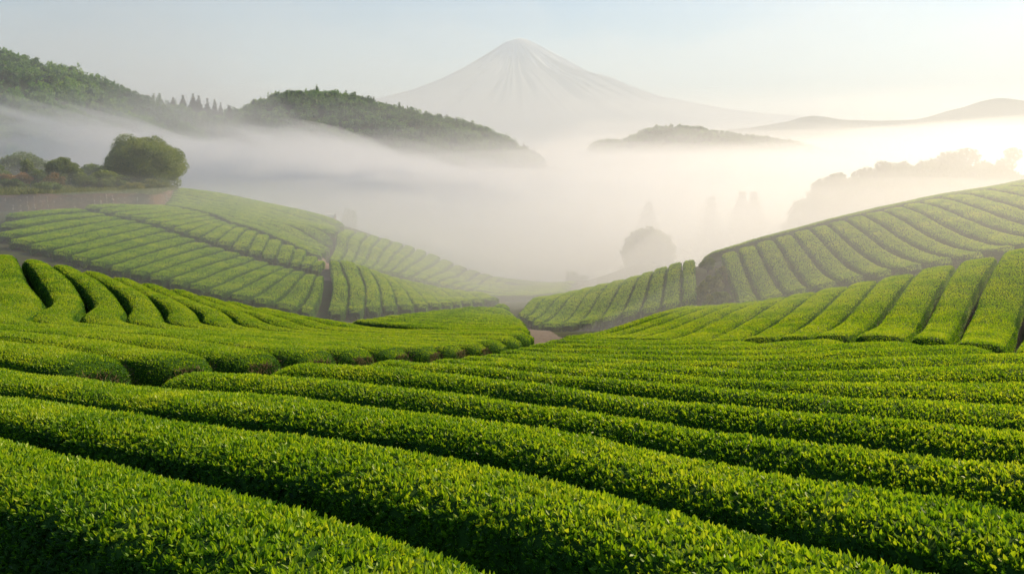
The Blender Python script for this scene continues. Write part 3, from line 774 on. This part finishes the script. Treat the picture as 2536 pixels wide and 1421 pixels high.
# ------------------------------------------------------------------ wooded hills
def crown_proto(kind):
    mb = MB()
    if kind == 'c':
        crown_leaves(mb, conifer_lobes(1.0, 2.2, 9), .22, .30, .5, up=-.1)
        k = 7; th = np.linspace(0, 2 * np.pi, k, endpoint=False)
        v = np.vstack([np.stack([.3 * np.cos(th), .3 * np.sin(th), np.full(k, .25)], 1), [[0, 0, 2.1]]])
        mb.add(v, [[a, (a + 1) % k, k] for a in range(k)], 0, False, .15)
    else:
        lob = [(a, b, c, d * 1.5, e * 1.5, f * 1.5) for a, b, c, d, e, f in lobes_round(1.0, 1.0, 9, 0.0)]; crown_leaves(mb, lob, .20, .26, .5)
        mb.add(IV * np.array([.27, .27, .30]) + np.array([0, 0, .45]), IF, 0, True, .25)
    V = np.concatenate(mb.v); 
    return V, np.concatenate(mb.l), np.concatenate(mb.c), np.concatenate(mb.t)
PROTO_B = [crown_proto('b') for _ in range(5)]; PROTO_C = [crown_proto('c') for _ in range(3)]

def ridge_line(sil, Y0):
    a = np.array(sil, float)
    return (a[:, 0] - CX) / F * Y0, (HZ - a[:, 1]) / F * Y0

def hill(sil, Y0, front, back, tree_h, foot=-32, seed=0):
    hx, hz = ridge_line(sil, Y0)
    def hfun(x, y):
        top = np.interp(x, hx, hz) - tree_h * .85
        edge = smooth(hx[0] - 1, hx[0] + 30, x) * smooth(hx[-1] + 1, hx[-1] - 30, x) if False else 1
        yy = y + 22 * (fbm(x / 60, y * 0 + seed, seed) - .5)
        t = np.where(yy < Y0, (Y0 - yy) / front, (yy - Y0) / back)
        sh = np.cos(np.clip(t, 0, 1) * np.pi / 2) ** 1.25
        z = foot + (top - foot) * sh * edge
        return z + 13 * (fbm(x / 45, y / 45, seed + 3) - .5) * sh
    nx = 90; ny = 50
    X, Y = np.meshgrid(np.linspace(hx[0], hx[-1], nx), np.linspace(Y0 - front, Y0 + back, ny), indexing='ij')
    mb = MB(); mb.add(np.stack([X, Y, hfun(X, Y)], -1), grid_faces(nx, ny), 0, True)
    tag(mb.obj("hill", M_HILL), kind="structure")
    return hfun, hx

def forest(name, hfun, hx, Y0, front, back, spacing, size, label, conif=.15, zmin=-12, seed=0):
    n = int((hx[-1] - hx[0]) * (front + back) / spacing ** 2)
    x = rng.uniform(hx[0], hx[-1], n); y = rng.uniform(Y0 - front, Y0 + back, n)
    # an even layer right on the crest so the outline reads as tree tops
    nc = int((hx[-1] - hx[0]) / (spacing * .55)); x = np.concatenate([x, rng.uniform(hx[0], hx[-1], nc)]); y = np.concatenate([y, np.full(nc, Y0) + rng.normal(size=nc) * 3])
    z = hfun(x, y); k = z > zmin; x, y, z = x[k], y[k], z[k]
    is_c = rng.random(len(x)) < conif * 2 * smooth(.35, .65, fbm(x / 70, y / 70, seed + 9)) * (1 if conif > .01 else 0)
    tone = .9 * (fbm(x / 40, y / 40, seed + 4) - .5) + .22 * (rng.random(len(x)) - .5)
    VV, LL, CC, TT = [], [], [], []; off = 0
    for a in range(len(x)):
        pr = PROTO_C[int(rng.integers(3))] if is_c[a] else PROTO_B[int(rng.integers(5))]
        s = size * rng.uniform(.7, 1.3); w = s * (.95 if is_c[a] else 1); h = s * (.62 if is_c[a] else rng.uniform(.8, 1.15))
        th = rng.uniform(0, 6.28); c_, s_ = math.cos(th), math.sin(th)
        v = pr[0]
        VV.append(np.stack([(v[:, 0] * c_ - v[:, 1] * s_) * w + x[a], (v[:, 0] * s_ + v[:, 1] * c_) * w + y[a], v[:, 2] * h + z[a] - .1 * s], 1).astype(np.float32))
        LL.append(pr[1] + off); CC.append(pr[2]); TT.append(np.clip(pr[3] * .7 + .12 + tone[a] - (.18 if is_c[a] else 0), 0, 1)); off += len(v)
    me = build_mesh(name, np.concatenate(VV), np.concatenate(LL), np.concatenate(CC), [M_FOREST], None, None, np.concatenate(TT))
    o = bpy.data.objects.new(name, me); C.objects.link(o)
    tag(o, label, "forest", None, "stuff"); return o

SIL_L = [(-260,105),(-120,115),(-40,124),(0,134),(40,150),(80,157),(130,162),(170,172),(230,200),(300,220),(345,246),(375,268),(420,300),(480,345),(540,400)]
hf, hx = hill(SIL_L, 640, 330, 200, 9, seed=1)
forest("forest", hf, hx, 640, 330, 60, 7.0, 9.4, "blue green wooded hillside fading down into the fog behind the terrace", 0, -10, 1)
SIL_S = [(250,232),(340,244),(400,254),(450,262),(520,272),(575,284),(610,288),(680,300),(760,330)]
hf, hx = hill(SIL_S, 850, 260, 200, 10, seed=2)
forest("forest", hf, hx, 850, 260, 40, 9.0, 10.0, "misty woods on the low saddle linking the two wooded hills", .35, -6, 2)
hfs = hf
SIL_C = [(540,330),(580,292),(610,272),(660,254),(700,240),(760,228),(820,226),(860,236),(900,246),(950,256),(1000,264),(1050,276),(1100,290),(1150,306),(1200,322),(1250,342),(1300,372),(1340,392),(1390,408),(1430,410),(1465,412),(1490,424),(1530,440),(1600,456)]
hf, hx = hill(SIL_C, 1000, 300, 220, 8, seed=3)
forest("forest", hf, hx, 1000, 300, 50, 7.6, 9.2, "green round wooded hill rising out of the fog in front of the snowy mountain", .04, -8, 3)
# conifers that can be told apart on the saddle
for (px, top, w, lab) in [(366, 236, 22, "ridge conifer closest to the big wooded hillside"), (396, 240, 22, "blunt ridge conifer second from the big hillside"), (428, 242, 20, "thin ridge conifer before the tall group"),
                          (453, 236, 24, "leading conifer of the tall group on the saddle"), (478, 232, 28, "tallest conifer of the saddle ridge"), (492, 237, 26, "tall conifer leaning beside the tallest one"),
                          (513, 244, 22, "pointed conifer in the middle of the saddle"), (531, 246, 22, "narrow conifer past the middle of the saddle"), (546, 254, 20, "short conifer near the dip of the saddle"), (568, 262, 24, "rounded conifer in the dip before the round hill")]:
    Y = 845; x = (px - CX) / F * Y; z = float(hfs(np.array([x]), np.array([float(Y)]))[0])
    conifer((x, Y, z), w / F * Y * 1.15, (HZ - top) / F * Y - z, lab, "conifers on the saddle ridge", 1.6, 11, 1.1)
x = (1503 - CX) / F * 990; z = float(hf(np.array([x]), np.array([990.0]))[0])
conifer((x, 990, z), 17, (HZ - 400) / F * 990 - z, "pointed conifer at the end of the wooded spur above the mist", None, 1.8, 10, 1.1)
SIL_F = [(1380,395),(1440,375),(1470,352),(1500,346),(1535,346),(1570,330),(1610,318),(1660,311),(1700,314),(1735,312),(1760,322),(1800,330),(1850,338),(1900,340),(1940,346),(1980,356),(2020,366),(2080,372),(2140,380)]
hf, hx = hill(SIL_F, 2300, 250, 250, 10, seed=4)
forest("forest", hf, hx, 2300, 200, 30, 11.0, 11.0, "low dark wooded island of a hill floating on the sea of fog", 0, 0, 4)
SIL_R = [(900,400),(1200,385),(1400,360),(1700,330),(1850,318),(1960,300),(2000,286),(2040,290),(2080,298),(2180,300),(2280,296),(2340,278),(2400,262),(2440,248),(2475,243),(2510,248),(2560,256),(2640,270),(2750,300),(2900,330),(3200,380)]
hill(SIL_R, 9500, 1200, 1200, 0, foot=-40, seed=5)

# ------------------------------------------------------------------ the great mountain
Y0 = 20000.0
def fuji():
    prof_l = np.array([(0, 95), (8, 97), (60, 130), (120, 166), (190, 200), (270, 232), (330, 248), (450, 270), (700, 310), (1100, 350)], float)
    prof_r = np.array([(0, 95), (28, 97), (62, 112), (130, 148), (190, 182), (240, 196), (300, 222), (360, 244), (440, 258), (520, 272), (700, 290), (1000, 315), (1400, 350)], float)
    nr, na = 110, 700
    r = np.linspace(0, 1, nr) ** 1.4 * 1400 / F * Y0
    a = np.linspace(0, 2 * np.pi, na)
    Rr, Aa = np.meshgrid(r, a, indexing='ij')
    rp = Rr * F / Y0
    zl = (HZ - np.interp(rp, prof_l[:, 0], prof_l[:, 1])) / F * Y0; zr = (HZ - np.interp(rp, prof_r[:, 0], prof_r[:, 1])) / F * Y0
    w = .5 + .5 * np.cos(Aa); w = w * w * (3 - 2 * w)
    z = zl * (1 - w) + zr * w
    gul = np.abs(vnoise(Aa * 9 / np.pi * 2, Rr / 4000, 51) - .5) + .5 * np.abs(vnoise(Aa * 22, Rr / 2500, 52) - .5)
    z = z - 300 * gul * smooth(150, 1200, Rr) * smooth(9000, 2500, Rr)
    z = z - 40 * smooth(200, 60, Rr)
    fr = smooth(2500, 9000, Rr) * smooth(.1, .75, -np.sin(Aa)); z = z * (1 - fr) - 60 * fr
    X = (1272 - CX) / F * Y0 + Rr * np.cos(Aa); Y = Y0 + Rr * np.sin(Aa)
    V = np.stack([X, Y, z], -1)
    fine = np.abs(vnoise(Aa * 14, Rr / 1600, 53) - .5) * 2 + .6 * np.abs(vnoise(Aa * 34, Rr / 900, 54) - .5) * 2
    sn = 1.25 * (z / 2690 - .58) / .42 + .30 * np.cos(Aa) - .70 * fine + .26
    ff_ = grid_faces(nr, na)[:, ::-1]
    mb = MB(); mb.add(V, ff_, 0, True, np.clip(sn.ravel()[ff_].mean(1), 0, 1))
    m, nt, out = mat("mountain_rock_and_snow")
    at = nt.nodes.new("ShaderNodeAttribute"); at.attribute_name = "tint"
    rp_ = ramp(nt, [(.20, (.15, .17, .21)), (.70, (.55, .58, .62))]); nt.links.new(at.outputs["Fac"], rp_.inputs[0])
    b = nt.nodes.new("ShaderNodeBsdfPrincipled"); b.inputs["Roughness"].default_value = .9; b.inputs["Specular IOR Level"].default_value = .1
    nt.links.new(rp_.outputs[0], b.inputs["Base Color"]); nt.links.new(b.outputs[0], out.inputs["Surface"])
    tag(mb.obj("mountain", m), kind="structure")
fuji()

# ------------------------------------------------------------------ small roofs glimpsed in the mist
def shed(px, py, Y, w, d, h, label, col, rot=0.0):
    p = P(px, py, Y); root = empty("shed", (p[0], p[1], p[2] - h)); tag(root, label, "shed"); root.rotation_euler = (0, 0, rot)
    m = noise_material("shed_roof", [(0.3, tuple(c * .8 for c in col)), (.7, col)], scale=3, rough=.6)
    mb = MB(); th = np.linspace(0, np.pi, 9); ring = np.stack([np.cos(th) * d / 2, np.sin(th) * h * .35 + h * .7], 1)
    V = np.array([[(sx * w / 2, q[0], q[1]) for q in ring] for sx in (-1, 1)]).reshape(-1, 3); k = len(ring)
    mb.add(V, [[a, a + 1, k + a + 1, k + a] for a in range(k - 1)], 0, True)
    ob = mb.obj("roof", m, root); ob.location = (0, 0, 0)
    mb = MB(); x0, y0 = w / 2 - .05, d / 2 - .05; zz = h * .72
    v = [(-x0, -y0, -2), (x0, -y0, -2), (x0, y0, -2), (-x0, y0, -2), (-x0, -y0, zz), (x0, -y0, zz), (x0, y0, zz), (-x0, y0, zz)]
    mb.add(v, [(0, 1, 5, 4), (1, 2, 6, 5), (2, 3, 7, 6), (3, 0, 4, 7)], 0); ob = mb.obj("wall", M_BANK, root); ob.location = (0, 0, 0)
shed(816, 530, 118, 1.5, 1.6, 1.6, "tiny pale rounded shed roof at the tip of the high terrace", (.65, .68, .66))
shed(4, 405, 150, 4.5, 3.5, 2.4, "dark teal shed roof half hidden behind the orange shrubs", (.10, .18, .17))

# ------------------------------------------------------------------ haze and valley fog
def haze_box():
    lo = np.array([-24500, -2600, -46.0]); hi = np.array([24500, 34500, 2950.0])
    lo[0] = min(lo[0], xs[0] - 100); hi[0] = max(hi[0], xs[-1] + 100); lo[1] = min(lo[1], ys[0] - 100); hi[1] = max(hi[1], ys[-1] + 100, Y0 + 1400 / F * Y0 + 200)
    v = [[(lo, hi)[a][0], (lo, hi)[b][1], (lo, hi)[c][2]] for a in (0, 1) for b in (0, 1) for c in (0, 1)]
    mb = MB(); mb.add(v, [(0, 1, 3, 2), (4, 6, 7, 5), (0, 4, 5, 1), (2, 3, 7, 6), (0, 2, 6, 4), (1, 5, 7, 3)])
    tag(mb.obj("haze", volume_material("haze_air", HAZE_DENSITY, (.62, .82, 1.0), .25)), "thin pale morning haze filling the whole valley", "haze", None, "stuff")
haze_box()

FOG_COL = (0.90, 0.93, 0.97)
def fog_bank(k, density, top_near, top_far, y_start, y_full, amp, label, x0=-700, x1=900, y1=1700, left_lift=0.0, x_in=None):
    fx = np.linspace(x0, x1, 150); fy = y_start + (y1 - y_start) * np.linspace(0, 1, 130) ** 2.0
    X, Y = np.meshgrid(fx, fy, indexing='ij')
    n = fbm(X / 55 + k * 3.7, Y / 90 + k * 1.3, 60 + k, 4) - .5
    sc_ = .35 + .65 * smooth(80, 400, Y)
    top = top_near + (top_far - top_near) * smooth(120, 600, Y) + amp * 2 * n * sc_
    top = top + left_lift * smooth(.19, .44, -X / Y) * smooth(150, 450, Y) * (.7 + 1.4 * n)
    ramp_ = smooth(y_start, y_full + 30 * n, Y)
    gr = np.minimum(ground(X, Y), top) - 1.0
    if x_in: ramp_ = ramp_ * smooth(x_in[0], x_in[1], X)
    top = gr + (top - gr) * ramp_
    m, n_ = X.shape
    B = np.stack([X, Y, np.full_like(X, -44.0)], -1); T = np.stack([X, Y, top], -1)
    V = np.vstack([T.reshape(-1, 3), B.reshape(-1, 3)]); N = m * n_
    g = grid_faces(m, n_); fs = [g, g[:, ::-1] + N]
    idx = np.arange(N).reshape(m, n_)
    ring = np.concatenate([idx[:, 0], idx[-1, 1:], idx[-2::-1, -1], idx[0, -2:0:-1]])
    nx_ = np.roll(ring, -1)
    fs.append(np.stack([ring, ring + N, nx_ + N, nx_], 1))
    mb = MB(); mb.add(V, np.concatenate(fs), 0, True)
    tag(mb.obj("fog", volume_material("valley_fog", density, FOG_COL, FOG_G)), label, "fog", "layers of valley fog", "stuff")
fog_bank(0, .0060, -7.5, -17, 46, 95, 4, "lowest dense layer of white fog lying in the valley")
fog_bank(1, .0058, -5.5, -12, 60, 120, 6, "second layer of white valley fog with a wavy top")
fog_bank(2, .0020, -6, -9, 80, 180, 7, "middle layer of drifting valley fog", left_lift=5)
fog_bank(3, .0009, -4, -6, 70, 220, 10, "upper thin layer of fog drifting before the wooded hills", left_lift=10)
fog_bank(4, .0009, 5, 6, 60, 260, 12, "higher faint veil of fog over the valley", left_lift=44)
fog_bank(5, .0006, 10, 12, 90, 300, 16, "highest faint veil of fog over the valley", left_lift=95)
fog_bank(6, .0085, -3.4, -9, 32, 64, 6.0, "thin near mist reaching over the middle fields", y1=124)
fog_bank(8, .0040, -2.6, -6, 38, 90, 10.0, "second thin near mist reaching over the middle fields", y1=132)
fog_bank(9, .0040, 9, 6, 40, 110, 5.0, "third thin near mist reaching up to the terrace", y1=160)
fog_bank(7, .0190, 2.5, 2, 9, 48, 2.0, "sunlit mist added over the near and ridge slopes, standing in for lens glare", x0=-5, x1=130, y1=78, x_in=(-2, 30))  # mist veil added over these slopes, mostly imitating veiling glare of the lens
def far_mist(k, density, top, y0, y1, label):
    fx = np.linspace(-15000, 15000, 60); fy = np.linspace(y0, y1, 40)
    X, Y = np.meshgrid(fx, fy, indexing='ij')
    T = top * (.35 + .65 * smooth(y0, y0 + 4000, Y)) * (.45 + 1.1 * fbm(X / 1800, Y / 2600, 80 + k))
    V = np.vstack([np.stack([X, Y, T], -1).reshape(-1, 3), np.stack([X, Y, np.full_like(X, -43.0)], -1).reshape(-1, 3)]); m, n_ = X.shape; N = m * n_
    g = grid_faces(m, n_); idx = np.arange(N).reshape(m, n_)
    ring = np.concatenate([idx[:, 0], idx[-1, 1:], idx[-2::-1, -1], idx[0, -2:0:-1]]); nx_ = np.roll(ring, -1)
    mb = MB(); mb.add(V, np.concatenate([g, g[:, ::-1] + N, np.stack([ring, ring + N, nx_ + N, nx_], 1)]), 0, True)
    tag(mb.obj("mist", volume_material("distant_mist", density, (.90, .95, 1.0), .3)), label, "mist", "distant mist", "stuff")
for k_, (d_, t_) in enumerate([(.25e-4, 280), (.25e-4, 700), (.25e-4, 1250), (.3e-4, 1900), (.35e-4, 2500)]):
    far_mist(k_, d_, t_, 2800 + 400 * k_, 17000 + 100 * k_, ["lowest", "second", "third", "fourth", "tallest"][k_] + " layer of pale distant mist in front of the snowy mountain")
def fog_sea(density, top, label, amp=12, k=90):
    fx = np.linspace(-1500, 5500, 120); fy = 1150 + 8350 * np.linspace(0, 1, 100) ** 1.6
    X, Y = np.meshgrid(fx, fy, indexing='ij')
    T = -30 + (30 + top + amp * 2 * (fbm(X / 260, Y / 400, k) - .5)) * smooth(1150, 1700, Y) * smooth(-.06, .10, X / Y)
    V = np.vstack([np.stack([X, Y, np.maximum(T, -42.5)], -1).reshape(-1, 3), np.stack([X, Y, np.full_like(X, -43.5)], -1).reshape(-1, 3)]); m, n_ = X.shape; N = m * n_
    g = grid_faces(m, n_); idx = np.arange(N).reshape(m, n_)
    ring = np.concatenate([idx[:, 0], idx[-1, 1:], idx[-2::-1, -1], idx[0, -2:0:-1]]); nx_ = np.roll(ring, -1)
    mb = MB(); mb.add(V, np.concatenate([g, g[:, ::-1] + N, np.stack([ring, ring + N, nx_ + N, nx_], 1)]), 0, True)
    tag(mb.obj("fog", volume_material("sea_of_fog", density, FOG_COL, FOG_G)), label, "fog", None, "stuff")
fog_sea(.0006, 75, "faint wide veil over the sea of fog", 35, 91)
fog_sea(.0007, 32, "thin upper layer of the sea of fog", 22, 92)
fog_sea(.003, 4, "level sea of fog spreading under the wooded island hill")

WISPS = [(620, 404, 330, 90, 10, 16), (880, 432, 380, 110, 9, 18), (430, 388, 380, 70, 9, 16), (1230, 470, 330, 80, 9, 14), (1080, 446, 400, 80, 9, 18),
         (250, 392, 330, 60, 8, 14), (760, 440, 260, 70, 9, 18), (560, 420, 240, 60, 9, 16), (1440, 470, 300, 70, 8, 14), (960, 470, 230, 55, 8, 16),
         (980, 395, 520, 55, 9, 26), 
         (820, 410, 440, 36, 8, 34), (1700, 425, 420, 70, 7, 6), (1900, 410, 600, 90, 8, 4), (640, 470, 200, 40, 7, 20), (1250, 520, 220, 50, 6, 12)]
def wisp(i, px, py, Y, rx, rz, tilt):
    n1, n2 = 64, 32
    th = np.linspace(0, 2 * np.pi, n1, endpoint=False); ph = np.linspace(0, np.pi, n2)
    T, Ph = np.meshgrid(th, ph, indexing='ij')
    d = np.stack([np.sin(Ph) * np.cos(T), np.sin(Ph) * np.sin(T), np.cos(Ph)], -1)
    n = fbm(d[..., 0] * 3.0 + i * 5, d[..., 2] * 2.6 + d[..., 1] * 1.8, 120 + i, 4) - .5
    V = d * (1 + 1.4 * n)[..., None] * np.array([rx, rx * .7, rz])
    V[..., 2] += -V[..., 0] * tilt / 100.0 + 4 * np.sin(V[..., 0] / 23 + i)
    V = V + P(px, py, Y)
    i_, j_ = np.meshgrid(np.arange(n1), np.arange(n2 - 1), indexing='ij')
    f = np.stack([i_ * n2 + j_, i_ * n2 + j_ + 1, ((i_ + 1) % n1) * n2 + j_ + 1, ((i_ + 1) % n1) * n2 + j_], -1).reshape(-1, 4)
    mb = MB(); mb.add(V.reshape(-1, 3), f, 0, True)
    tag(mb.obj("fog", volume_material("fog_wisp", .46 / rx, FOG_COL, FOG_G)), "torn wisp of fog drifting before the hills", "fog", "drifting fog wisps", "stuff")
for i_w, w_ in enumerate(WISPS): wisp(i_w, *w_)
